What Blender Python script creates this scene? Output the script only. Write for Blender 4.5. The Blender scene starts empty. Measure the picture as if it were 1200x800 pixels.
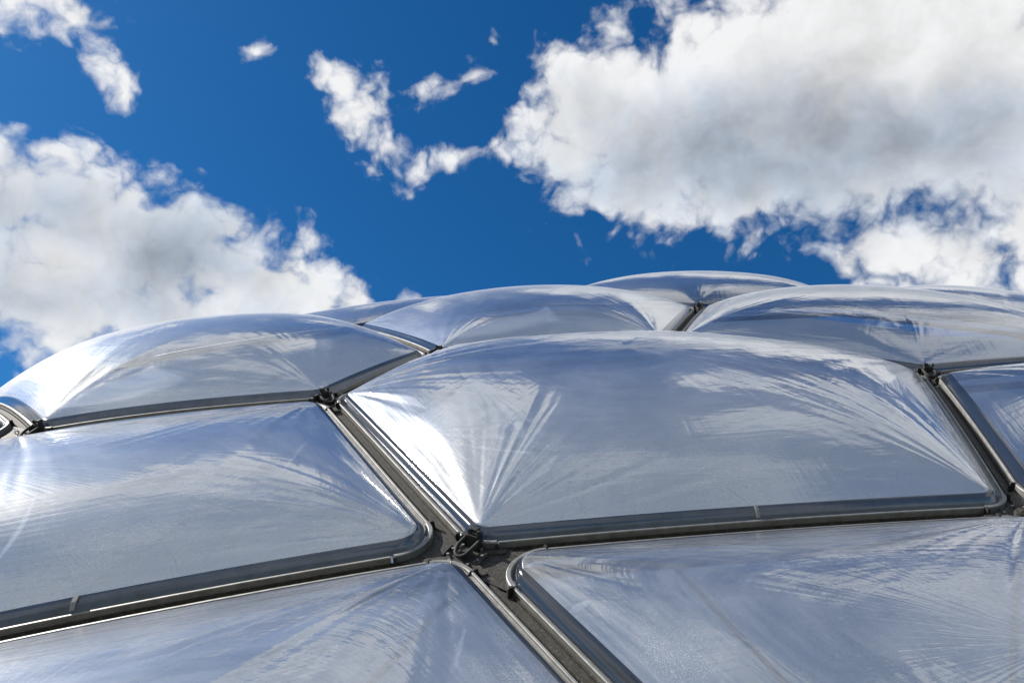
import bpy, math, random
import numpy as np
from mathutils import Vector, Matrix

random.seed(7)
rng = np.random.default_rng(11)
scene = bpy.context.scene
COL = scene.collection

# ------------------------------------------------------------------ camera
PITCH = math.radians(30.0)
EYE = np.array([0.0, 0.0, 1.7])
FPX = 934.0                                   # focal length in photo pixels (1200 wide)
RIGHT = np.array([1.0, 0, 0])
FWD = np.array([0, math.cos(PITCH), math.sin(PITCH)])
UP = np.array([0, -math.sin(PITCH), math.cos(PITCH)])
cam = bpy.data.cameras.new('camera')
cam.sensor_width = 36.0
cam.lens = FPX / 1200.0 * 36.0
cam.clip_start = 0.05
cam.clip_end = 3000
camo = bpy.data.objects.new('camera', cam)
COL.objects.link(camo)
camo.location = EYE
camo.rotation_euler = (math.pi / 2 + PITCH, 0, 0)
scene.camera = camo


def pixdir(x, y):
    v = RIGHT * ((x - 600) / FPX) + FWD + UP * ((400 - y) / FPX)
    return v / np.linalg.norm(v)


# ------------------------------------------------------------------ view
scene.view_settings.view_transform = 'Standard'
scene.view_settings.look = 'None'
scene.view_settings.exposure = 0.45
scene.view_settings.gamma = 1.0
scene.view_settings.use_curve_mapping = False
scene.cycles.transparent_max_bounces = 24
scene.cycles.max_bounces = 6
scene.cycles.diffuse_bounces = 3
scene.cycles.glossy_bounces = 3
scene.cycles.use_denoising = True

# ------------------------------------------------------------------ sun and sky
SUN_ELEV = math.radians(43.8)
SUN_AZ = math.radians(-82.0)                  # from +Y towards +X; negative = left of the view
SUN = np.array([math.sin(SUN_AZ) * math.cos(SUN_ELEV), math.cos(SUN_AZ) * math.cos(SUN_ELEV), math.sin(SUN_ELEV)])
sl = bpy.data.lights.new('sun', 'SUN')
sl.energy = 5.0
sl.angle = math.radians(0.55)
sl.color = (1.0, 0.95, 0.88)
slo = bpy.data.objects.new('sun', sl)
COL.objects.link(slo)
slo.rotation_euler = Vector(SUN).to_track_quat('Z', 'Y').to_euler()

world = bpy.data.worlds.new('World')
scene.world = world
world.use_nodes = True


class NT:
    """tiny helper for node graphs"""
    def __init__(s, tree):
        s.t = tree
        s.n = tree.nodes
        s.l = tree.links
        s.n.clear()

    def put(s, sock, v):
        if isinstance(v, bpy.types.NodeSocket):
            s.l.new(v, sock)
        elif v is not None:
            sock.default_value = v

    def math(s, op, a, b=None, c=None, clamp=False):
        n = s.n.new('ShaderNodeMath')
        n.operation = op
        n.use_clamp = clamp
        for i, v in enumerate((a, b, c)):
            s.put(n.inputs[i], v)
        return n.outputs[0]

    def vec(s, op, a, b=None, scale=None):
        n = s.n.new('ShaderNodeVectorMath')
        n.operation = op
        s.put(n.inputs[0], a)
        if b is not None:
            s.put(n.inputs[1], b)
        if scale is not None:
            s.put(n.inputs['Scale'], scale)
        return n.outputs['Value'] if op in ('LENGTH', 'DOT_PRODUCT', 'DISTANCE') else n.outputs[0]

    def noise(s, v, scale, detail=4, rough=0.5, lac=2.0, dist=0.0, out='Fac'):
        n = s.n.new('ShaderNodeTexNoise')
        s.put(n.inputs['Vector'], v)
        n.inputs['Scale'].default_value = scale
        n.inputs['Detail'].default_value = detail
        n.inputs['Roughness'].default_value = rough
        n.inputs['Lacunarity'].default_value = lac
        n.inputs['Distortion'].default_value = dist
        return n.outputs[0 if out == 'Fac' else 1]

    def smooth(s, v, a, b, lo=0.0, hi=1.0, kind='SMOOTHSTEP'):
        n = s.n.new('ShaderNodeMapRange')
        n.interpolation_type = kind
        s.put(n.inputs[0], v)
        for i, q in enumerate((a, b, lo, hi)):
            s.put(n.inputs[i + 1], q)
        return n.outputs[0]

    def mixc(s, f, a, b, mode='MIX'):
        n = s.n.new('ShaderNodeMix')
        n.data_type = 'RGBA'
        n.blend_type = mode
        s.put(n.inputs[0], f)
        s.put(n.inputs[6], a)
        s.put(n.inputs[7], b)
        return n.outputs[2]

    def mapping(s, v, loc=(0, 0, 0), rot=(0, 0, 0), scale=(1, 1, 1), kind='POINT'):
        n = s.n.new('ShaderNodeMapping')
        n.vector_type = kind
        s.put(n.inputs[0], v)
        n.inputs[1].default_value = loc
        n.inputs[2].default_value = rot
        n.inputs[3].default_value = scale
        return n.outputs[0]

    def shader(s, kind, **kw):
        n = s.n.new(kind)
        for k, v in kw.items():
            s.put(n.inputs[k], v)
        return n.outputs[0]

    def mixs(s, f, a, b):
        n = s.n.new('ShaderNodeMixShader')
        s.put(n.inputs[0], f)
        s.l.new(a, n.inputs[1])
        s.l.new(b, n.inputs[2])
        return n.outputs[0]


CLOUD_OFFSET = 7.1                                   # offset of the unseen clouds, picked for their reflections in the film


def build_sky():
    k = NT(world.node_tree)
    tc = k.n.new('ShaderNodeTexCoord')
    d = tc.outputs['Generated']
    sky = k.n.new('ShaderNodeTexSky')
    sky.sky_type = 'NISHITA'
    sky.sun_disc = False
    sky.sun_elevation = SUN_ELEV
    sky.sun_rotation = SUN_AZ
    sky.altitude = 400
    sky.air_density = 1.0
    sky.dust_density = 0.4
    sky.ozone_density = 3.0
    hs = k.n.new('ShaderNodeHueSaturation')
    hs.inputs['Hue'].default_value = 0.497
    hs.inputs['Saturation'].default_value = 1.3
    hs.inputs['Value'].default_value = 0.92
    k.l.new(sky.outputs[0], hs.inputs['Color'])
    blue = k.mixc(1.0, hs.outputs[0], (0.42, 0.84, 1.02, 1), 'MULTIPLY')
    # ---- turbulent direction
    w1 = k.noise(d, 9.0, 3, 0.55, out='Color')
    w1 = k.vec('SCALE', k.vec('SUBTRACT', w1, (0.5, 0.5, 0.5)), scale=0.07)
    dw = k.vec('ADD', d, w1)

    def field(blobs, src, kk=0.03):
        acc = None
        for (x, y, a, b, ang) in blobs:
            c = pixdir(x, y)
            e1 = pixdir(x + 4, y) - pixdir(x - 4, y)
            e1 -= c * (e1 @ c)
            e1 /= np.linalg.norm(e1)
            e2 = np.cross(c, e1)
            t = math.radians(ang)
            r1 = e1 * math.cos(t) + e2 * math.sin(t)
            r2 = np.cross(c, r1)
            cosang = max(0.5, float(c @ FWD))
            sc = cosang ** 1.5 / FPX
            m = Matrix((r1, r2, c)).transposed()
            q = k.mapping(src, tuple(c), tuple(m.to_euler()), (a * sc, b * sc, 1.0), 'TEXTURE')
            ln = k.vec('LENGTH', q)
            w_ = max(min(a, b), 24) * sc            # small wisps fall off as fast as the big clouds do
            v = k.math('MULTIPLY_ADD', ln, -w_, w_ - (0.016 if min(a, b) < 35 and kk < 0.05 else 0.0))
            if acc is None:
                acc = v
            else:
                n = k.math('SMOOTH_MAX', acc, v, kk)
                acc = n
        return acc

    solid = [  # x, y, half-width, half-height, tilt : the cloud masses in view
        (690, 130, 85, 80, 0), (800, 165, 150, 100, -5), (960, 120, 210, 145, 8), (1120, 90, 160, 130, 0),
        (1010, 20, 150, 60, 0), (760, 215, 90, 55, -15), (1130, 190, 110, 60, 10), (860, 235, 80, 42, 0),
        (1140, 290, 95, 48, 12), (1018, 290, 46, 36, 0), (1230, 260, 80, 90, 0), (1180, 330, 110, 30, 0),
        (20, 245, 100, 70, 0), (110, 268, 100, 80, 0), (190, 306, 100, 76, -30), (300, 340, 90, 50, -14), (365, 345, 45, 36, -20), (262, 318, 62, 46, -20), (150, 395, 120, 30, 0),
        (80, 350, 150, 55, 0), (60, 320, 90, 60, 0), (200, 370, 160, 40, 0), (-60, 300, 90, 110, 0),
        (415, 132, 50, 34, -25), (450, 168, 46, 30, 0), (395, 90, 22, 20, 0), (530, 187, 60, 10, -6),
        (545, 95, 46, 17, -8), (625, 60, 26, 18, 30),
        (85, 10, 40, 30, 0), (6, 6, 34, 24, 0), (122, 90, 34, 17, 20), (297, 48, 20, 11, -20),
        (745, 10, 22, 10, -20), (820, 10, 30, 16, 0),
    ]
    F = field(solid, dw)
    # ---- clouds elsewhere in the sky, cover as in view, shifted to suit the film's reflections
    big = k.noise(k.vec('ADD', dw, (CLOUD_OFFSET, 0.4 * CLOUD_OFFSET, 0.0)), 2.3, 2, 0.5)
    G = k.math('MULTIPLY', k.math('SUBTRACT', big, 0.51), 0.9)
    cv = Matrix((RIGHT, np.cross(pixdir(600, 330), RIGHT), pixdir(600, 330))).transposed()
    near = k.vec('LENGTH', k.mapping(d, tuple(pixdir(600, 330)), tuple(cv.to_euler()), (760 / FPX * 0.9, 470 / FPX, 1.0), 'TEXTURE'))
    inview = k.smooth(near, 1.25, 1.0)
    n = k.n.new('ShaderNodeMix')
    n.data_type = 'FLOAT'
    k.l.new(inview, n.inputs[0])
    k.l.new(G, n.inputs[2])
    k.l.new(F, n.inputs[3])
    base = n.outputs[0]
    # ---- billows
    f1 = k.noise(dw, 15.0, 7, 0.62)
    w3 = k.vec('SCALE', k.vec('SUBTRACT', k.noise(d, 40.0, 2, 0.5, out='Color'), (0.5, 0.5, 0.5)), scale=0.022)
    vo = k.n.new('ShaderNodeTexVoronoi')
    vo.inputs['Scale'].default_value = 19.0
    vo.inputs['Detail'].default_value = 1.6
    vo.inputs['Roughness'].default_value = 0.6
    vo.inputs['Lacunarity'].default_value = 2.3
    k.l.new(k.vec('ADD', dw, w3), vo.inputs['Vector'])
    puff = k.math('SUBTRACT', 1.15, vo.outputs['Distance'])
    turb = k.math('ADD', k.math('MULTIPLY', k.math('SUBTRACT', f1, 0.5), 0.115), k.math('MULTIPLY', puff, 0.046))
    dens = k.math('ADD', base, turb)
    alpha = k.smooth(dens, -0.012, 0.034)
    # ---- light in the clouds: thick parts go grey, the side towards the sun stays bright
    off = SUN - FWD * (SUN @ FWD)
    off = tuple(off / np.linalg.norm(off) * 0.03)
    l1 = k.noise(dw, 12.0, 4, 0.55)
    l2 = k.noise(k.vec('ADD', dw, off), 12.0, 4, 0.55)
    grey = field([(900, 195, 230, 75, 8), (1120, 165, 160, 60, 5), (740, 195, 110, 40, -10),
                  (205, 300, 105, 76, -35), (70, 240, 95, 46, 0), (120, 340, 140, 26, 0)], d, 0.06)
    g_in = k.smooth(k.math('ADD', grey, k.math('MULTIPLY', k.math('SUBTRACT', l1, 0.5), 0.16)), -0.05, 0.075)
    g_out = k.smooth(k.math('ADD', k.math('MULTIPLY', dens, 0.6), k.math('MULTIPLY', k.math('SUBTRACT', l1, 0.5), 0.25)), 0.02, 0.13)
    n2 = k.n.new('ShaderNodeMix')
    n2.data_type = 'FLOAT'
    k.l.new(inview, n2.inputs[0])
    k.l.new(g_out, n2.inputs[2])
    k.l.new(g_in, n2.inputs[3])
    shade = n2.outputs[0]
    relief = k.math('MULTIPLY', k.math('SUBTRACT', l1, l2), 0.5)
    relief = k.math('ADD', relief, k.math('MULTIPLY', k.math('SUBTRACT', puff, 0.25), 0.15))
    thick = k.smooth(dens, 0.03, 0.13)
    lum = k.math('ADD', k.math('MULTIPLY_ADD', shade, -0.36, 0.83), relief)
    lum = k.math('MULTIPLY_ADD', thick, -0.17, k.math('ADD', lum, 0.04))
    lum = k.math('MINIMUM', k.math('MAXIMUM', lum, 0.25), 0.88)
    warm = k.mixc(shade, (0.985, 0.99, 1.0, 1), (0.80, 0.92, 1.10, 1))
    ccol = k.vec('SCALE', warm, scale=lum)
    bg1 = k.shader('ShaderNodeBackground', Color=blue, Strength=0.081)
    bg2 = k.shader('ShaderNodeBackground', Color=ccol, Strength=0.76)
    mx = k.mixs(alpha, bg1, bg2)
    # clear and a little hazy down to the horizon
    out = k.n.new('ShaderNodeOutputWorld')
    k.l.new(mx, out.inputs[0])
    world.cycles.sampling_method = 'NONE'


build_sky()

# ------------------------------------------------------------------ the dome's shape: a big spherical cap
RAD = 76.8
DC = 81.23
_c = np.array([0.0708421, 0.36775217, -0.92722152])
_c /= np.linalg.norm(_c)


def cam2world(v):
    return RIGHT * v[..., 0:1] + FWD * v[..., 1:2] + UP * v[..., 2:3]


CEN = EYE + cam2world((_c * DC)[None])[0]
NRM = -cam2world(_c[None])[0]
_e2 = FWD - NRM * (FWD @ NRM)
E2 = _e2 / np.linalg.norm(_e2)
E1 = np.cross(E2, NRM)


def swell(u, v):
    """the left flank of the dome stands a little proud of the sphere"""
    return 0.62 * np.exp(-((u + 7.5) / 6.0) ** 2 - ((v - 11.6) / 4.2) ** 2)


def S(uv, h):
    """dome coordinates (metres across, metres up the slope, height above the frame) -> world"""
    uv = np.asarray(uv, float)
    u, v = uv[..., 0], uv[..., 1]
    r = np.hypot(u, v) + 1e-9
    th = r / RAD
    d = NRM * np.cos(th)[..., None] + (E1 * (u / r)[..., None] + E2 * (v / r)[..., None]) * np.sin(th)[..., None]
    return CEN + d * (RAD + (np.asarray(h) + swell(u, v))[..., None])


def uv_of_pixel(x, y):
    r = pixdir(x, y)
    C = CEN - EYE
    b = r @ C
    lift = 0.0
    for _ in range(8):
        t = b - math.sqrt(max(b * b - C @ C + (RAD + lift) ** 2, 0.0))
        d = EYE + r * t - CEN
        d /= np.linalg.norm(d)
        th = math.acos(d @ NRM)
        w = np.array([d @ E1, d @ E2])
        uv = RAD * th * w / np.linalg.norm(w)
        lift = float(swell(uv[0], uv[1]))
    return uv


NODES = {}
for key, p in dict(A=(545, 649), B=(385, 471), C=(507, 418), D=(1089, 441), E=(1199, 602), F=(36, 511),
                   G=(819, 363), P=(785, 402), Q=(415, 386)).items():
    NODES[key] = uv_of_pixel(*p)
NODES.update({k: np.array(v, float) for k, v in dict(
    L=(-10.4, 4.84), M=(-13.2, 9.6), W=(-11.0, 22.0), S=(1.0, 23.9), T=(9.5, 21.2),
    Y=(11.9, 17.4), Z=(11.0, 12.7), ZZ=(14.6, 10.0), EE=(11.0, 6.3), A2=(2.0, 1.55), E3=(7.6, 1.7), L2=(-7.0, 1.0),
    B1=(-6.6, 27.2), B2=(0.2, 29.2), B3=(3.6, 29.4), B4=(12.4, 27.6), B5=(18.5, 21.0), B6=(17.0, 27.5),
    K1=(-21.0, 18.4), K2=(-18.6, 11.6), K3=(-17.2, 3.9), K4=(-14.6, 0.3), R1=(14.0, 1.5)).items()})

_f, _g = NODES['F'], uv_of_pixel(0, 480)
NODES['U'] = _f + (_g - _f) / np.linalg.norm(_g - _f) * 7.0

# cell corners anticlockwise seen from outside; bulge height; mesh quality; label
CELLS = [
    ('A E D P C B', 0.66, 3, 'largest clear film cushion in the centre with the white sun glare on its left flank'),
    ('L A B F M', 0.46, 3, 'clear film cushion on the left above the bottom left one, seamed and dusty'),
    ('F B C Q W U', 0.80, 2, 'pale upper left film cushion with a bright corner fan, under the left cloud'),
    ('A2 E3 E A', 0.42, 3, 'bottom right film cushion cut by the right edge, cross bracing showing through'),
    ('L2 A2 A L', 0.42, 3, 'bottom left film cushion cut by the lower edge, left of the slanting gutter'),
    ('P G S Q C', 0.64, 2, 'middle distance film cushion just behind the central one, its corner at the frame fork'),
    ('D Z Y T G P', 0.66, 2, 'blue grey film cushion behind the central one on the right, below the big cloud'),
    ('E EE ZZ Z D', 0.5, 2, 'film cushion cut by the right edge, beyond the slanting right gutter'),
    ('G T B4 B3 S', 0.76, 1, 'highest film cushion on the skyline, in the gap between two nearer ones'),
    ('Q S B2 B1 W', 0.42, 1, 'low sliver of film cushion on the skyline beside the left cloud'),
    ('Y B5 B6 B4 T', 0.66, 1, 'farthest right film cushion peeping over the skyline at the right edge'),
    ('M F U K1 K2', 0.70, 1, 'sliver of film cushion at the left edge beside the left frame node'),
    ('K3 L M K2', 0.6, 1, 'film cushion outside the left edge next to the dusty left one'),
    ('K4 L2 L K3', 0.5, 1, 'film cushion outside the lower left corner near the ground'),
    ('E3 R1 EE E', 0.6, 1, 'film cushion outside the lower right corner near the ground'),
]

# ------------------------------------------------------------------ materials


def new_mat(name):
    m = bpy.data.materials.new(name)
    m.use_nodes = True
    return m, NT(m.node_tree)


def finish(k, sh, disp=None):
    o = k.n.new('ShaderNodeOutputMaterial')
    k.l.new(sh, o.inputs[0])


def bump(k, h, strength, dist, normal=None):
    b = k.n.new('ShaderNodeBump')
    k.put(b.inputs['Height'], h)
    b.inputs['Strength'].default_value = strength
    b.inputs['Distance'].default_value = dist
    if normal is not None:
        k.l.new(normal, b.inputs['Normal'])
    return b.outputs[0]


def film_material(name, haze, haze_var, rough, streak, tint, ior=1.42, boost=1.25):
    m, k = new_mat(name)
    tc = k.n.new('ShaderNodeTexCoord')
    oi = k.n.new('ShaderNodeObjectInfo')
    at = k.n.new('ShaderNodeAttribute')
    at.attribute_name = 'flow'
    uv = k.vec('ADD', at.outputs['Vector'], k.vec('SCALE', (1.7, 3.1, 2.3), scale=k.math('MULTIPLY', oi.outputs['Random'], 9.0)))
    ob = tc.outputs['Object']
    # long streaks that follow the cushion's outline, and rays that run from its edge to its top
    arcs = k.noise(k.mapping(uv, scale=(2.6, 2.6, 20.0)), 1.0, 4, 0.62, dist=0.15)
    rays = k.noise(k.mapping(uv, scale=(34.0, 34.0, 1.2)), 1.0, 2, 0.5)
    fine = k.noise(ob, 42.0, 1, 0.6)
    soft = k.noise(ob, 1.1, 2, 0.5)
    hgt = k.math('ADD', k.math('MULTIPLY', arcs, 1.0), k.math('MULTIPLY', rays, 0.35))
    hgt = k.math('ADD', hgt, k.math('MULTIPLY', fine, 0.045))
    nrm = bump(k, hgt, streak, 0.03)
    dust = k.smooth(k.math('ADD', k.math('MULTIPLY', arcs, 0.4), k.math('MULTIPLY', soft, 0.6)), 0.36, 0.68)
    grit = k.smooth(fine, 0.52, 0.72)
    hz = k.math('ADD', k.math('MULTIPLY_ADD', dust, haze_var, haze), k.math('MULTIPLY', grit, haze_var * 0.35), clamp=True)
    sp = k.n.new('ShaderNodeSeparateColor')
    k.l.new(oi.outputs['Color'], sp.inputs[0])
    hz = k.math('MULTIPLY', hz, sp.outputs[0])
    # dried droplets and grit towards the cushion's edge, their warm tint painted as sun sparkle
    xyz = k.n.new('ShaderNodeSeparateXYZ')
    k.l.new(at.outputs['Vector'], xyz.inputs[0])
    rim = k.smooth(xyz.outputs[2], 0.62, 0.10)
    spk = k.smooth(k.noise(ob, 120.0, 0, 0.5), 0.56, 0.70)
    spk = k.math('MULTIPLY', k.math('MULTIPLY', spk, rim), k.math('MULTIPLY', k.smooth(soft, 0.38, 0.62), sp.outputs[0]))
    hz = k.math('MULTIPLY_ADD', spk, 0.42, hz, clamp=True)
    dcol = k.mixc(spk, (0.78, 0.81, 0.86, 1), (0.86, 0.80, 0.73, 1))
    tr = k.shader('ShaderNodeBsdfTransparent', Color=tint)
    df = k.shader('ShaderNodeBsdfDiffuse', Color=dcol, Normal=nrm)
    tl = k.shader('ShaderNodeBsdfTranslucent', Color=(0.82, 0.82, 0.82, 1), Normal=nrm)
    lw = k.n.new('ShaderNodeLayerWeight')
    lw.inputs['Blend'].default_value = 0.5
    graze = k.math('POWER', lw.outputs['Facing'], 14.0)
    hz = k.math('MULTIPLY_ADD', k.math('SUBTRACT', 1.0, hz), k.math('MULTIPLY', graze, 0.9), hz, clamp=True)
    base = k.mixs(hz, tr, k.mixs(0.25, df, tl))
    gl1 = k.shader('ShaderNodeBsdfGlossy', Color=(0.97, 0.98, 1.0, 1),
                   Roughness=k.math('MULTIPLY_ADD', dust, 0.07, rough), Normal=nrm)
    gl2 = k.shader('ShaderNodeBsdfGlossy', Color=(0.97, 0.98, 1.0, 1), Roughness=0.42, Normal=nrm)
    gl = k.mixs(0.13, gl1, gl2)
    fr = k.n.new('ShaderNodeFresnel')
    fr.inputs['IOR'].default_value = ior
    k.l.new(nrm, fr.inputs['Normal'])
    fac = k.math('SUBTRACT', 1.0, k.math('POWER', k.math('SUBTRACT', 1.0, fr.outputs[0]), boost))   # several film faces
    fac = k.math('MINIMUM', fac, 0.82)
    fac = k.math('MULTIPLY', fac, k.math('SUBTRACT', 1.0, k.math('MULTIPLY', graze, 0.85)))
    finish(k, k.mixs(fac, base, gl))
    return m


def metal_material(name, col, rough, metallic, mottle, spots=0.0, scale=9.0):
    m, k = new_mat(name)
    tc = k.n.new('ShaderNodeTexCoord')
    geo = k.n.new('ShaderNodeNewGeometry')
    p = geo.outputs['Position']
    a = k.noise(p, scale, 6, 0.62)
    b = k.noise(p, scale * 9, 4, 0.7)
    f = k.smooth(k.math('ADD', k.math('MULTIPLY', a, 0.6), k.math('MULTIPLY', b, 0.4)), 0.35, 0.65)
    dark = tuple(c * (1 - mottle) for c in col) + (1,)
    c = k.mixc(f, dark, tuple(col) + (1,))
    if spots:
        g = k.smooth(k.noise(p, 70.0, 2, 0.6), 0.58, 0.68)
        c = k.mixc(k.math('MULTIPLY', g, spots), c, (0.30, 0.29, 0.25, 1))
    pr = k.n.new('ShaderNodeBsdfPrincipled')
    k.l.new(c, pr.inputs['Base Color'])
    pr.inputs['Metallic'].default_value = metallic
    k.put(pr.inputs['Roughness'], k.math('MULTIPLY_ADD', b, 0.25, rough))
    k.l.new(bump(k, b, 0.25, 0.004), pr.inputs['Normal'])
    finish(k, pr.outputs[0])
    return m


def plain_film(name, haze, tint, col, rough, ior, boost=1.0, var=0.15, scale=2.0, split=0.55):
    m, k = new_mat(name)
    tc = k.n.new('ShaderNodeTexCoord')
    nz = k.noise(tc.outputs['Object'], scale, 3, 0.6)
    if haze is None:                          # dust and painted light differ from cushion to cushion
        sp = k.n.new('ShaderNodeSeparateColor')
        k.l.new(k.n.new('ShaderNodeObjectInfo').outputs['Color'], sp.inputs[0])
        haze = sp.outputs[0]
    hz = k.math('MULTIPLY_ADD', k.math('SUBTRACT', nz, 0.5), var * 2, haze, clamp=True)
    tr = k.shader('ShaderNodeBsdfTransparent', Color=tint)
    df = k.shader('ShaderNodeBsdfDiffuse', Color=col)
    tl = k.shader('ShaderNodeBsdfTranslucent', Color=col)
    base = k.mixs(hz, tr, k.mixs(split, df, tl))
    gl = k.shader('ShaderNodeBsdfGlossy', Color=(0.97, 0.98, 1.0, 1), Roughness=rough)
    fr = k.n.new('ShaderNodeFresnel')
    fr.inputs['IOR'].default_value = ior
    fac = k.math('MULTIPLY', fr.outputs[0], boost, clamp=True)
    finish(k, k.mixs(fac, base, gl))
    return m


M = {}
M['film'] = film_material('film', 0.10, 0.20, 0.03, 0.20, (0.93, 0.955, 0.985, 1), boost=4.5)
M['skirt'] = plain_film('edge_strip_film', 0.70, (0.35, 0.4, 0.46, 1), (0.055, 0.062, 0.072, 1), 0.10, 1.5, 1.3, 0.2, 5.0)
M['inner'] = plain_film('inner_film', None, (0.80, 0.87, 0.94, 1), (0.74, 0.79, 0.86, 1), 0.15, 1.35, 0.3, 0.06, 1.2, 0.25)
M['far'] = plain_film('far_film', 0.70, (0.4, 0.48, 0.58, 1), (0.20, 0.24, 0.30, 1), 0.3, 1.3, 0.5, 0.1, 0.3, 0.55)
M['alu'] = metal_material('aluminium', (0.38, 0.375, 0.36), 0.44, 0.8, 0.35)
M['alu_dull'] = metal_material('dull_aluminium', (0.34, 0.34, 0.33), 0.42, 0.75, 0.35)
M['gutter'] = metal_material('gutter_lining', (0.045, 0.041, 0.032), 0.6, 0.15, 0.6, 0.45, 14.0)
M['plate'] = metal_material('node_plate', (0.055, 0.052, 0.045), 0.5, 0.35, 0.55, 0.45, 12.0)
M['black'] = metal_material('black_fitting', (0.018, 0.018, 0.019), 0.6, 0.0, 0.4)
M['steel'] = metal_material('strut_paint', (0.07, 0.075, 0.085), 0.5, 0.2, 0.2)
M['seam'] = metal_material('weld_seam', (0.72, 0.73, 0.74), 0.35, 0.0, 0.15)
M['concrete'] = metal_material('concrete', (0.30, 0.29, 0.27), 0.8, 0.0, 0.35, 0.0, 4.0)


def ground_material():
    m, k = new_mat('ground')
    geo = k.n.new('ShaderNodeNewGeometry')
    p = geo.outputs['Position']
    a = k.noise(p, 0.7, 6, 0.6)
    b = k.noise(p, 30.0, 4, 0.7)
    c = k.mixc(k.smooth(a, 0.35, 0.65), (0.05, 0.075, 0.028, 1), (0.085, 0.095, 0.04, 1))
    c = k.mixc(k.math('MULTIPLY', b, 0.5), c, (0.03, 0.045, 0.018, 1))
    pr = k.n.new('ShaderNodeBsdfPrincipled')
    k.l.new(c, pr.inputs['Base Color'])
    pr.inputs['Roughness'].default_value = 0.9
    k.l.new(bump(k, b, 0.8, 0.05), pr.inputs['Normal'])
    finish(k, pr.outputs[0])
    return m


M['ground'] = ground_material()

# ------------------------------------------------------------------ mesh helpers


def mesh_from(name, verts, faces, mat, smooth=False, uv=None, flow=None):
    me = bpy.data.meshes.new(name)
    verts = np.asarray(verts, np.float32)
    if isinstance(faces, np.ndarray) and faces.ndim == 2:
        nf, q = faces.shape
        me.vertices.add(len(verts))
        me.vertices.foreach_set('co', verts.ravel())
        me.loops.add(nf * q)
        me.loops.foreach_set('vertex_index', faces.astype(np.int32).ravel())
        me.polygons.add(nf)
        me.polygons.foreach_set('loop_start', np.arange(0, nf * q, q, dtype=np.int32))
        me.update(calc_edges=True)
    else:
        me.from_pydata([tuple(map(float, v)) for v in verts], [], [tuple(int(i) for i in f) for f in faces])
    if uv is not None:
        lay = me.uv_layers.new(name='UVMap')
        li = np.empty(len(me.loops), np.int32)
        me.loops.foreach_get('vertex_index', li)
        lay.data.foreach_set('uv', np.asarray(uv, np.float32)[li].ravel())
    if flow is not None:
        at = me.attributes.new('flow', 'FLOAT_VECTOR', 'POINT')
        at.data.foreach_set('vector', np.asarray(flow, np.float32).ravel())
    if smooth:
        me.polygons.foreach_set('use_smooth', np.ones(len(me.polygons), bool))
    me.materials.append(mat)
    me.validate()
    return me


def link(name, me, parent=None, label=None, cat=None, group=None, kind=None):
    o = bpy.data.objects.new(name, me)
    COL.objects.link(o)
    if parent is not None:
        o.parent = parent
        o.matrix_parent_inverse = Matrix.Identity(4)
    for k_, v_ in (('label', label), ('category', cat), ('group', group), ('kind', kind)):
        if v_:
            o[k_] = v_
    return o


def grid_faces(nr, nc, wrap):
    r = np.arange(nr - 1)[:, None]
    c = np.arange(nc if wrap else nc - 1)[None]
    c2 = (c + 1) % nc
    return np.stack([r * nc + c, r * nc + c2, (r + 1) * nc + c2, (r + 1) * nc + c], -1).reshape(-1, 4)


def sweep(path_uv, profile, closed_profile=True, h0=0.0):
    """profile: list of (across, height); across is to the left of the path on the dome"""
    path = np.asarray(path_uv, float)
    t = np.gradient(path, axis=0)
    t /= np.linalg.norm(t, axis=1, keepdims=True) + 1e-12
    nrm = np.stack([-t[:, 1], t[:, 0]], 1)
    pr = np.asarray(profile, float)
    uv = path[:, None, :] + nrm[:, None, :] * pr[None, :, 0:1]
    h = np.broadcast_to(pr[None, :, 1] + h0, uv.shape[:2])
    V = S(uv, h).reshape(-1, 3)
    n, m = len(path), len(pr)
    F = [tuple(f) for f in grid_faces(n, m, closed_profile)]
    if closed_profile:
        F.append(tuple(range(m - 1, -1, -1)))
        F.append(tuple(range((n - 1) * m, n * m)))
    return V, F


def offset_poly(poly, d):
    n = len(poly)
    out = []
    for i in range(n):
        a, b, c = poly[i - 1], poly[i], poly[(i + 1) % n]
        t1 = (b - a) / np.linalg.norm(b - a)
        t2 = (c - b) / np.linalg.norm(c - b)
        n1 = np.array([-t1[1], t1[0]])
        n2 = np.array([-t2[1], t2[0]])
        bis = n1 + n2
        out.append(b + bis * d / (1 + n1 @ n2))
    return np.array(out)


def rounded(poly, r, m, k, dens=1.6):
    """rounded polygon: for each corner m arc points, then k points along the edge to the next corner"""
    n = len(poly)
    arcs = []
    for i in range(n):
        a, b, c = poly[i - 1], poly[i], poly[(i + 1) % n]
        t1 = (b - a) / np.linalg.norm(b - a)
        t2 = (c - b) / np.linalg.norm(c - b)
        turn = math.acos(max(-1, min(1, t1 @ t2)))
        L = r * math.tan(turn / 2)
        L = min(L, 0.35 * np.linalg.norm(b - a), 0.35 * np.linalg.norm(c - b))
        rr = L / math.tan(turn / 2)
        p0 = b - t1 * L
        nn = np.array([-t1[1], t1[0]])
        cen = p0 + nn * rr
        s = np.linspace(0, turn, m)
        arcs.append(cen + np.sin(s)[:, None] * t1 * rr - np.cos(s)[:, None] * nn * rr)
    edges = []
    for i in range(n):
        p, q = arcs[i][-1], arcs[(i + 1) % n][0]
        s = np.linspace(-1, 1, k + 2)[1:-1]
        s = np.sign(s) * (1 - (1 - np.abs(s)) ** dens) * 0.5 + 0.5     # denser towards both corners
        edges.append(p + (q - p) * s[:, None])
    ring = np.concatenate([np.concatenate([arcs[i], edges[i]]) for i in range(n)])
    return ring, arcs, edges


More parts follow.
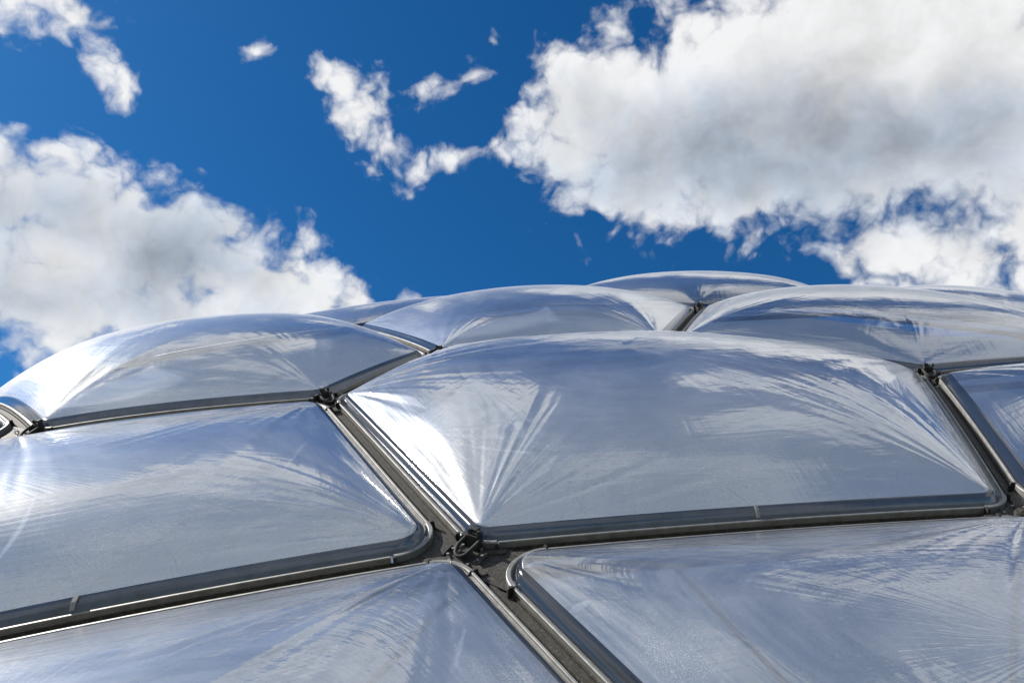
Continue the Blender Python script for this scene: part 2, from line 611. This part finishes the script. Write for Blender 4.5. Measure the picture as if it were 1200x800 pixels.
def smooth_noise(x, seed, octaves=((1.0, 1.0), (2.3, 0.6), (5.1, 0.35))):
    g = np.random.default_rng(seed)
    out = np.zeros_like(x)
    for f, a in octaves:
        tab = g.uniform(-1, 1, 512)
        y = x * f
        i = np.floor(y).astype(int)
        t = y - i
        t = t * t * (3 - 2 * t)
        out += a * (tab[i % 512] * (1 - t) + tab[(i + 1) % 512] * t)
    return out


HALF = 0.085          # half width of the gutter between two cushions
SKH = 0.10            # how far the steep edge strip rises

ALL_TABS = {('A E D P C B', 0): (0.52,), ('L A B F M', 0): (0.62,)}


def film_height(uv, crease, H):
    """pillow height over the crease polygon, pinched towards its corners"""
    n = len(crease)
    acc = 0
    for i in range(n):
        a, b = crease[i], crease[(i + 1) % n]
        t = (b - a) / np.linalg.norm(b - a)
        d = (uv[..., 0] - a[0]) * -t[1] + (uv[..., 1] - a[1]) * t[0]
        acc = acc + np.maximum(d, 1e-4) ** -2.2
    return acc ** (-1 / 2.2)


CUSHIONS = []
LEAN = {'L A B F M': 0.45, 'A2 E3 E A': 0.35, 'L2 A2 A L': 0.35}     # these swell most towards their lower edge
# how clouded each cushion's inner layer is: dust, plus sun and shade painted in
DUST_LIGHT = [0.68, 0.92, 0.86, 0.58, 0.76, 0.55, 0.03, 0.12, 0.08, 0.30, 0.22, 0.6, 0.6, 0.6, 0.6]


def make_cushion(idx, cell, H, q, label):
    keys = cell.split()
    poly = np.array([NODES[k_] for k_ in keys])
    area = 0.5 * sum(poly[i - 1][0] * poly[i][1] - poly[i][0] * poly[i - 1][1] for i in range(len(poly)))
    assert area > 0, cell
    base = poly.mean(0)
    root = link('roof_cushion', None, None, label, 'roof cushion', 'air filled film cushions of the dome roof')
    m, k_ = {3: (12, 90), 2: (10, 56), 1: (8, 28)}[q]
    nr = {3: 110, 2: 70, 1: 36}[q]
    ring0, arcs0, edges0 = rounded(offset_poly(poly, HALF + 0.050), 0.37, m, k_)
    crease_poly = offset_poly(poly, HALF + 0.165)
    ring1, _, _ = rounded(crease_poly, 0.20, m, k_)
    # ---- main film
    cen = crease_poly.mean(0)
    s = 1 - np.linspace(0, 1, nr) ** 1.35 * 0.985
    P = cen + (ring1 - cen)[None] * s[:, None, None]
    mm = film_height(P, crease_poly, H)
    mmax = mm.max()
    t = np.clip(mm / mmax, 0, 1)
    span = np.abs(crease_poly[:, 1] - cen[1]).max()
    lean = 1 - LEAN.get(cell, 0.12) * np.clip((P[..., 1] - cen[1]) / span, -1, 1)
    h = SKH + 0.02 + H * (1.55 * t - 0.55 * t * t) * lean
    h[0] = SKH + 0.02
    # creases that fan out of each corner
    wr = np.zeros_like(h)
    for i, c in enumerate(crease_poly):
        dv = P - c
        r = np.hypot(dv[..., 0], dv[..., 1])
        inn = cen - c
        ph = np.arctan2(dv[..., 1], dv[..., 0]) - math.atan2(inn[1], inn[0])
        ph = (ph + math.pi) % (2 * math.pi) - math.pi
        amp = np.minimum(r, 0.9) * (0.022 if q == 3 else 0.013) * np.exp(-np.maximum(r - 0.5, 0) / 1.3)
        wr += amp * smooth_noise(ph * 6.5 + 40 + 0.25 * np.sin(r * 1.3 + i), idx * 17 + i, ((1.0, 0.7), (2.3, 0.6), (4.7, 0.3)))
    h = h + wr * np.clip(t * 9, 0, 1)
    nth = len(ring1)
    V = S(P, h).reshape(-1, 3)
    Fq = grid_faces(nr, nth, True)
    cu = S(cen[None], np.array([h[-1].mean()]))
    V = np.concatenate([V, cu])
    ii = np.arange(0, nth, 2)
    last = (nr - 1) * nth
    Fq = np.concatenate([Fq, np.stack([last + ii, last + ii + 1, last + (ii + 2) % nth, np.full(len(ii), nr * nth)], 1)])
    seg = np.linalg.norm(np.roll(ring1, -1, 0) - ring1, axis=1)
    arc = np.concatenate([[0], np.cumsum(seg)[:-1]]) / 4.0
    per = seg.sum() / 4.0
    an = 2 * math.pi * arc / per
    rc = per / (2 * math.pi)
    flow = np.stack([np.broadcast_to((rc * np.cos(an))[None], h.shape), np.broadcast_to((rc * np.sin(an))[None], h.shape), t], -1).reshape(-1, 3)
    flow = np.concatenate([flow, [[0, 0, 1.0]]])
    me = mesh_from('outer_film', V, Fq, M['film'], True, None, flow)
    o = link('outer_film', me, root)
    od = 0.15 + DUST_LIGHT[idx]  # outer layer carries the same painted sun and shade
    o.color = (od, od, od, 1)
    # ---- steep edge strip between clamp rail and crease
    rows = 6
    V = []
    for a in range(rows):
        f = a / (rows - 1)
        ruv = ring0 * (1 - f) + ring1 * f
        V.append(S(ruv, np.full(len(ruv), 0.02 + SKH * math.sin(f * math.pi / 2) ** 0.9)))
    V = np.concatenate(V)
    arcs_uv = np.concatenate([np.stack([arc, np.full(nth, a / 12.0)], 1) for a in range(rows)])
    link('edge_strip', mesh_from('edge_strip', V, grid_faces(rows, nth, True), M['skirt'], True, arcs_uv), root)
    # ---- inner film, sagging the other way
    ringi, _, _ = rounded(offset_poly(poly, HALF + 0.06), 0.36, 6, 18)
    nri = 22
    s2 = 1 - np.linspace(0, 1, nri) * 0.985
    Pi = cen + (ringi - cen)[None] * s2[:, None, None]
    ti = np.clip(film_height(Pi, offset_poly(poly, HALF + 0.05), H), 0, None)
    ti = np.clip(ti / ti.max(), 0, 1)
    hi = -0.03 - 0.65 * H * (1 - (1 - ti) ** 1.8)
    ai = np.linspace(0, arc[-1], len(ringi))
    UVi = np.stack([np.broadcast_to(ai[None], hi.shape), ti], -1).reshape(-1, 2)
    ni = len(ringi)
    ii = np.arange(0, ni, 2)
    Fi = np.concatenate([grid_faces(nri, ni, True),
                         np.stack([(nri - 1) * ni + ii, (nri - 1) * ni + ii + 1, (nri - 1) * ni + (ii + 2) % ni, np.full(len(ii), nri * ni)], 1)])
    Vi = np.concatenate([S(Pi, hi).reshape(-1, 3), S(cen[None], np.array([hi[-1].mean()]))])
    fi = link('inner_film', mesh_from('inner_film', Vi, Fi, M['inner'], True, np.concatenate([UVi, [[0, 1.0]]])), root)
    dust_light = DUST_LIGHT[idx]
    fi.color = (dust_light, dust_light, dust_light, 1)
    # ---- clamp rails: straight along each side, curved at each corner
    rp, rarcs, redges = rounded(offset_poly(poly, HALF), 0.40, 14, 3)
    n = len(poly)
    straight = [(0.0, -0.05), (0.0, 0.036), (0.005, 0.042), (0.022, 0.042), (0.027, 0.036), (0.034, 0.012), (0.056, 0.010), (0.056, -0.05)]
    curved = [(-0.006, -0.05), (-0.006, 0.040), (0.002, 0.048), (0.034, 0.048), (0.042, 0.040), (0.050, 0.018), (0.054, -0.05)]
    for i in range(n):
        A_, B_ = rarcs[i][-1], rarcs[(i + 1) % n][0]
        pts = A_ + (B_ - A_) * np.linspace(0.004, 0.996, 14)[:, None]
        V, Fc = sweep(pts, straight)
        link('clamp_rail', mesh_from('clamp_rail', V, Fc, M['alu']), root)
        V, Fc = sweep(rarcs[i], curved)
        cr = link('corner_rail', mesh_from('corner_rail', V, Fc, M['alu_dull'], False), root)
        # joint clamps at both ends of the curved rail
        for e, p0, p1 in ((0, rarcs[i][0], rarcs[i][1]), (1, rarcs[i][-1], rarcs[i][-2])):
            d_ = (p0 - p1) / np.linalg.norm(p0 - p1)
            if e == 1:
                d_ = -d_
            pts = p0 + d_ * np.linspace(-0.014, 0.014, 3)[:, None]
            V, Fc = sweep(pts, [(-0.012, -0.05), (-0.012, 0.046), (0.0, 0.053), (0.038, 0.053), (0.048, 0.042), (0.058, -0.05)])
            link('joint_clamp', mesh_from('joint_clamp', V, Fc, M['black']), cr)
    # ---- air inlet tabs on the edge strip
    nb = m + k_
    for (cc, ei), fr_ in ALL_TABS.items():
        if cc != cell:
            continue
        for f in fr_:
            j = ei * nb + m + int(f * k_)
            jj = [j, j + 0.35]
            vs = []
            for lift in (0.004, 0.022):
                for f_ in (0.1, 0.5, 0.95):
                    for j_ in jj:
                        r0_ = ring0[j] + (ring0[j + 1] - ring0[j]) * (j_ - j)
                        r1_ = ring1[j] + (ring1[j + 1] - ring1[j]) * (j_ - j)
                        ruv = r0_ * (1 - f_) + r1_ * f_
                        hh = 0.02 + SKH * math.sin(f_ * math.pi / 2) ** 0.9
                        vs.append(S(ruv[None] - 0 * ruv, np.array([hh + lift]))[0] - E2 * lift)
            Fc = [(0, 1, 3, 2), (2, 3, 5, 4), (6, 8, 9, 7), (8, 10, 11, 9), (0, 6, 7, 1), (4, 5, 11, 10),
                  (0, 2, 8, 6), (2, 4, 10, 8), (1, 7, 9, 3), (3, 9, 11, 5)]
            link('air_inlet_tab', mesh_from('air_inlet_tab', vs, Fc, M['alu_dull']), root)
    CUSHIONS.append(dict(root=root, cell=cell, keys=keys, poly=poly, P=P, h=h, m=m, k=k_, ring=ring1, rarcs=rarcs))
    return root


for i, (cell, H, q, label) in enumerate(CELLS):
    make_cushion(i, cell, H, q, label)

# ------------------------------------------------------------------ weld seams (thin strips lying on the film)


def seam_on(ci, j, r0, r1, curve, width=0.011):
    c = CUSHIONS[ci]
    rows = np.arange(r0, r1)
    nth = len(c['ring'])
    top, bot = [], []
    pts_uv, pts_h = [], []
    for a, r in enumerate(rows):
        jj = (j + curve * a) % nth
        j0 = int(math.floor(jj))
        f = jj - j0
        j1 = (j0 + 1) % nth
        pts_uv.append(c['P'][r, j0] * (1 - f) + c['P'][r, j1] * f)
        pts_h.append(c['h'][r, j0] * (1 - f) + c['h'][r, j1] * f + 0.004)
    pts_uv = np.array(pts_uv)
    pts_h = np.array(pts_h)
    t = np.gradient(pts_uv, axis=0)
    t /= np.linalg.norm(t, axis=1, keepdims=True)
    nn = np.stack([-t[:, 1], t[:, 0]], 1)
    w = width * 0.5
    V = np.concatenate([S(pts_uv - nn * w, pts_h), S(pts_uv + nn * w, pts_h)])
    n = len(rows)
    F = [(a, a + 1, n + a + 1, n + a) for a in range(n - 1)]
    link('weld_seam', mesh_from('weld_seam', V, F, M['seam'], True), c['root'])


nb0 = CUSHIONS[0]['m'] + CUSHIONS[0]['k']
seam_on(0, CUSHIONS[0]['m'] + 24, 2, 14, -0.25)
seam_on(0, CUSHIONS[0]['m'] + 46, 1, 13, -0.2, 0.009)
seam_on(1, CUSHIONS[1]['m'] + 62, 1, 22, 0.12, 0.007)

# ------------------------------------------------------------------ the frame
frame = link('roof_frame', None, None, 'dark metal gutter frame with bolted node plates running between all the film cushions', 'frame')

edges = {}
for c in CUSHIONS:
    ks = c['keys']
    for i in range(len(ks)):
        edges.setdefault(tuple(sorted((ks[i], ks[(i + 1) % len(ks)]))), 0)
gutter_profile = [(-0.084, -0.09), (-0.084, -0.020), (-0.070, -0.020), (-0.066, -0.050), (-0.026, -0.052), (-0.020, -0.034),
                  (0.020, -0.034), (0.026, -0.052), (0.066, -0.050), (0.070, -0.020), (0.084, -0.020), (0.084, -0.09)]
for (a, b) in sorted(edges):
    pa, pb = NODES[a], NODES[b]
    L = np.linalg.norm(pb - pa)
    e0, e1 = 0.38 / L, 1 - 0.38 / L
    pts = pa + (pb - pa) * np.linspace(e0, e1, 14)[:, None]
    V, F = sweep(pts, gutter_profile)
    link('gutter_channel', mesh_from('gutter_channel', V, F, M['gutter']), frame)

# node plates, cut to the curved rails around them


def cyl(a, b, r, n=10, r2=None):
    a, b = np.asarray(a, float), np.asarray(b, float)
    ax = (b - a) / np.linalg.norm(b - a)
    x = np.cross(ax, [0.3, 0.5, 0.81])
    x /= np.linalg.norm(x)
    y = np.cross(ax, x)
    th = np.linspace(0, 2 * math.pi, n, endpoint=False)
    ring = np.cos(th)[:, None] * x + np.sin(th)[:, None] * y
    V = np.concatenate([a + ring * r, b + ring * (r2 if r2 is not None else r)])
    F = [(i, (i + 1) % n, n + (i + 1) % n, n + i) for i in range(n)] + [tuple(range(n - 1, -1, -1)), tuple(range(n, 2 * n))]
    return V, F


def tube(points, r, n=8):
    P_ = np.asarray(points, float)
    t = np.gradient(P_, axis=0)
    t /= np.linalg.norm(t, axis=1, keepdims=True)
    ref = np.array([0.31, 0.2, 0.93])
    V = []
    for p, tt in zip(P_, t):
        x = np.cross(tt, ref)
        x /= np.linalg.norm(x)
        y = np.cross(tt, x)
        th = np.linspace(0, 2 * math.pi, n, endpoint=False)
        V.append(p + r * (np.cos(th)[:, None] * x + np.sin(th)[:, None] * y))
    V = np.concatenate(V)
    F = [tuple(f) for f in grid_faces(len(P_), n, True)] + [tuple(range(n)), tuple(range(len(V) - 1, len(V) - n - 1, -1))]
    return V, F


def merge(parts):
    V, F, o = [], [], 0
    for v, f in parts:
        V.append(np.asarray(v, float))
        F += [tuple(i + o for i in q_) for q_ in f]
        o += len(v)
    return np.concatenate(V), F


def box_on(uvc, ang, sx, sy, h0, h1, taper=1.0):
    ca, sa = math.cos(ang), math.sin(ang)
    q = []
    for hh, s_ in ((h0, 1.0), (h1, taper)):
        for dx, dy in ((-1, -1), (1, -1), (1, 1), (-1, 1)):
            x, y = dx * sx * s_ / 2, dy * sy * s_ / 2
            q.append((uvc[0] + ca * x - sa * y, uvc[1] + sa * x + ca * y, hh))
    q = np.array(q)
    return S(q[:, :2], q[:, 2]), [(3, 2, 1, 0), (4, 5, 6, 7), (0, 1, 5, 4), (1, 2, 6, 5), (2, 3, 7, 6), (3, 0, 4, 7)]


bolt_v, bolt_f = cyl((0, 0, 0), (0, 0, 0.028), 0.017, 6)
bolt_mesh = mesh_from('bolt', bolt_v, bolt_f, M['alu_dull'])


def frame_at(uvp, h):
    """world matrix whose z is the dome's normal at this place"""
    p = S(np.asarray(uvp)[None], np.array([h]))[0]
    z = (p - CEN) / np.linalg.norm(p - CEN)
    x = E1 - z * (E1 @ z)
    x /= np.linalg.norm(x)
    y = np.cross(z, x)
    mtx = Matrix.Identity(4)
    for i in range(3):
        mtx[i][0], mtx[i][1], mtx[i][2], mtx[i][3] = x[i], y[i], z[i], p[i]
    return mtx


def node_details(key, near):
    uvn = NODES[key]
    arcs = []
    for c in CUSHIONS:
        if key in c['keys']:
            arcs.append((c, c['rarcs'][c['keys'].index(key)]))
    if len(arcs) < 2:
        return
    # plate
    pts = []
    for c, a in arcs:
        mid = a[len(a) // 2] - uvn
        pts.append((math.atan2(mid[1], mid[0]), a))
    pts.sort(key=lambda q_: q_[0])
    loop = []
    for _, a in pts:
        order = a if True else a
        angs = [math.atan2(*(p - uvn)[::-1]) for p in order]
        if (angs[-1] - angs[0] + math.pi) % (2 * math.pi) - math.pi < 0:
            order = order[::-1]
        loop += [p for p in order]
    loop = np.array(loop)
    loop = uvn + (loop - uvn) * 0.985
    n = len(loop)
    V = np.concatenate([S(uvn[None], np.array([-0.022])), S(loop, np.full(n, -0.024)), S(loop, np.full(n, -0.075))])
    F = []
    for i in range(n):
        j = (i + 1) % n
        F.append((0, 1 + i, 1 + j))
        F.append((1 + i, 1 + n + i, 1 + n + j, 1 + j))
    plate = link('node_plate', mesh_from('node_plate', V, F, M['plate']), frame)
    # raised cover strips along the gutters' axes
    dirs = []
    for (a, b) in edges:
        if key in (a, b):
            o = NODES[b if a == key else a] - uvn
            dirs.append(math.atan2(o[1], o[0]))
    dirs.sort()
    for an in dirs:
        d_ = np.array([math.cos(an), math.sin(an)])
        V, F = box_on(uvn + d_ * 0.27, an, 0.26, 0.07, -0.022, -0.004, 0.95)
        link('cover_strip', mesh_from('cover_strip', V, F, M['gutter']), plate)
    # centre boss
    mt = frame_at(uvn, -0.02)
    V1, F1 = cyl((0, 0, -0.01), (0, 0, 0.05), 0.085, 16, 0.075)
    V2, F2 = cyl((0, 0, 0.05), (0, 0, 0.075), 0.045, 16, 0.04)
    ring = [(0.075 * math.cos(a_), 0.075 * math.sin(a_), 0.055) for a_ in np.linspace(0, 2 * math.pi, 17)]
    V, F = merge([(V1, F1), (V2, F2)])
    V = np.array([tuple(mt @ Vector(v)) for v in V])
    link('centre_boss', mesh_from('centre_boss', V, F, M['plate']), plate)
    if not near:
        return
    for r_, cnt, ph in ((0.17, len(dirs) * 2, 0.35), ):
        for an in dirs:
            for sgn in (-1, 1):
                q_ = uvn + r_ * np.array([math.cos(an + sgn * 0.32), math.sin(an + sgn * 0.32)])
                b = link('bolt', bolt_mesh, plate)
                b.matrix_world = frame_at(q_, -0.022)
    # folded flashing lips between the gutters, and an eye bolt in two of the quarters
    for i, an in enumerate(dirs):
        nx = dirs[(i + 1) % len(dirs)] + (2 * math.pi if i == len(dirs) - 1 else 0)
        mid_ = (an + nx) / 2
        d_ = np.array([math.cos(mid_), math.sin(mid_)])
        V, F = box_on(uvn + d_ * 0.20, mid_ + math.pi / 2, 0.20, 0.022, -0.022, 0.012, 0.92)
        link('flashing_lip', mesh_from('flashing_lip', V, F, M['plate']), plate)
        if i % 2 == 0:
            eye_bolt(plate, uvn + d_ * 0.26, mid_ + 0.6)


def eye_bolt(parent, uvp, ang, s=1.0):
    mt = frame_at(uvp, -0.02)
    rot = Matrix.Rotation(ang, 4, 'Z')
    v1, f1_ = cyl((0, 0, 0), (0, 0, 0.02 * s), 0.026 * s, 6)
    v2, f2_ = cyl((0, 0, 0.015 * s), (0, 0, 0.05 * s), 0.011 * s, 8)
    ring_ = [(0.026 * s * math.cos(a_), 0, 0.07 * s + 0.026 * s * math.sin(a_)) for a_ in np.linspace(0, 2 * math.pi, 15)]
    v3, f3_ = tube(ring_, 0.008 * s, 6)
    V, F = merge([(v1, f1_), (v2, f2_), (v3, f3_)])
    V = np.array([tuple(mt @ rot @ Vector(v)) for v in V])
    link('eye_bolt', mesh_from('eye_bolt', V, F, M['alu_dull']), parent)


def corner_fitting(cell_index, key, scale=1.0):
    """black air supply fitting with its looped hose, at one corner of a cushion"""
    c = CUSHIONS[cell_index]
    a = c['rarcs'][c['keys'].index(key)]
    uvn = NODES[key]
    mid = a[len(a) // 2]
    inn = mid - uvn
    an = math.atan2(inn[1], inn[0])
    d_ = np.array([math.cos(an), math.sin(an)])
    s_ = np.array([-d_[1], d_[0]])
    root = link('air_supply_fitting', None, frame)
    V1, F1 = box_on(mid - d_ * 0.01, an, 0.11 * scale, 0.14 * scale, -0.03, 0.13 * scale, 0.82)
    V2, F2 = box_on(mid + d_ * 0.035 + s_ * 0.02, an, 0.07 * scale, 0.07 * scale, 0.12 * scale, 0.16 * scale, 0.8)
    V3, F3 = box_on(mid + s_ * 0.12, an + 0.5, 0.05, 0.09, -0.02, 0.09, 0.9)
    V, F = merge([(V1, F1), (V2, F2), (V3, F3)])
    link('bracket', mesh_from('bracket', V, F, M['black']), root)
    # looped hose
    pts = []
    for t in np.linspace(0, 1, 18):
        along = -0.04 - 0.24 * math.sqrt(max(math.sin(t * math.pi), 0.0))
        side = -0.085 * math.cos(t * math.pi)
        hh = 0.07 - 0.055 * math.sin(t * math.pi)
        q_ = mid + d_ * along * scale + s_ * side * scale
        pts.append(S(q_[None], np.array([hh + 0.02]))[0])
    V, F = tube(pts, 0.021 * scale)
    link('hose', mesh_from('hose', V, F, M['black'], True), root)
    # wing nuts standing up
    for off in (-0.06, 0.05):
        q_ = mid - d_ * 0.02 + s_ * off
        p0 = S(q_[None], np.array([0.13 * scale]))[0]
        p1 = S(q_[None], np.array([0.18 * scale]))[0]
        V, F = cyl(p0, p1, 0.022, 8, 0.016)
        link('nut', mesh_from('nut', V, F, M['black']), root)


NEAR = set('ABCDEF') | {'G', 'P'}
for key in NODES:
    node_details(key, key in NEAR)
corner_fitting(0, 'A')
corner_fitting(2, 'B')
corner_fitting(5, 'C')
corner_fitting(6, 'D')
corner_fitting(2, 'F')
corner_fitting(8, 'G', 0.9)

# inner steelwork: tubes under the gutters and braces to an inner node below each cushion
unit_v, unit_f = cyl((0, 0, 0), (0, 0, 1), 1.0, 12)
unit_mesh = mesh_from('strut', unit_v, unit_f, M['steel'], True)


def strut(p, q, r, name='strut'):
    p, q = Vector(p), Vector(q)
    d_ = q - p
    o = link(name, unit_mesh, frame)
    o.matrix_world = Matrix.Translation(p) @ d_.to_track_quat('Z', 'Y').to_matrix().to_4x4() @ Matrix.Diagonal((r, r, d_.length, 1))
    return o


for (a, b) in sorted(edges):
    p = S(np.array([NODES[a], NODES[b]]), np.array([-0.26, -0.26]))
    strut(p[0], p[1], 0.06, 'purlin')
inner = {}
for ci, c in enumerate(CUSHIONS):
    cen = c['poly'].mean(0)
    inner[ci] = S(cen[None], np.array([-1.9]))[0]
    for kx in c['keys'] if ci in (1, 3, 4) else ():
        strut(S(NODES[kx][None], np.array([-0.28]))[0], inner[ci], 0.034, 'brace')
for i in inner:
    for j in inner:
        if i < j and {i, j} <= {0, 1, 3, 4} and len(set(CUSHIONS[i]['keys']) & set(CUSHIONS[j]['keys'])) >= 2:
            strut(inner[i], inner[j], 0.034, 'inner_chord')

# ------------------------------------------------------------------ the rest of the dome, seen only through the film
zc = CEN[2]
rs = RAD - 0.35
thg = math.acos(-zc / rs)
nt, npz = 44, 120
tt, pp = np.meshgrid(np.linspace(0.001, thg, nt), np.linspace(0, 2 * math.pi, npz, endpoint=False), indexing='ij')
far_v = CEN + rs * np.stack([np.sin(tt) * np.cos(pp), np.sin(tt) * np.sin(pp), np.cos(tt)], -1).reshape(-1, 3)
far_f = grid_faces(nt, npz, True)
dd = (far_v[far_f].mean(1) - CEN)
dd /= np.linalg.norm(dd, axis=1, keepdims=True)
ang = np.arccos(np.clip(dd @ NRM, -1, 1)) * RAD
wu, wv = dd @ E1, dd @ E2
wl = np.hypot(wu, wv)
fu, fv = ang * wu / wl, ang * wv / wl
keep = ~((np.abs(fu) < 19.5) & (fv < 30.0))
link('far_roof', mesh_from('far_roof', far_v, far_f[keep], M['far'], True), None,
     'grey far side of the film dome faintly seen through the near cushions', 'roof')

# ------------------------------------------------------------------ ground and plinth
g = 600.0
gv = [(-g, -g, 0), (g, -g, 0), (g, g, 0), (-g, g, 0)]
link('ground', mesh_from('ground', gv, [(0, 1, 2, 3)], M['ground']), kind='structure')

pl = []
for kx in ('K4', 'L2', 'A2', 'E3', 'R1'):
    pl.append(S(NODES[kx][None], np.array([-0.09]))[0])
pl = np.array(pl)
verts, faces = [], []
for p in pl:
    verts += [(p[0], p[1] - 0.12, p[2] - 0.02), (p[0], p[1] + 0.30, p[2] - 0.02), (p[0], p[1] + 0.34, -0.3), (p[0], p[1] - 0.2, -0.3)]
for i in range(len(pl) - 1):
    o = i * 4
    for a in range(4):
        b = (a + 1) % 4
        faces.append((o + a, o + b, o + 4 + b, o + 4 + a))
link('plinth', mesh_from('plinth', verts, faces, M['concrete']), kind='structure')
for p in pl:
    print('plinth z', p)
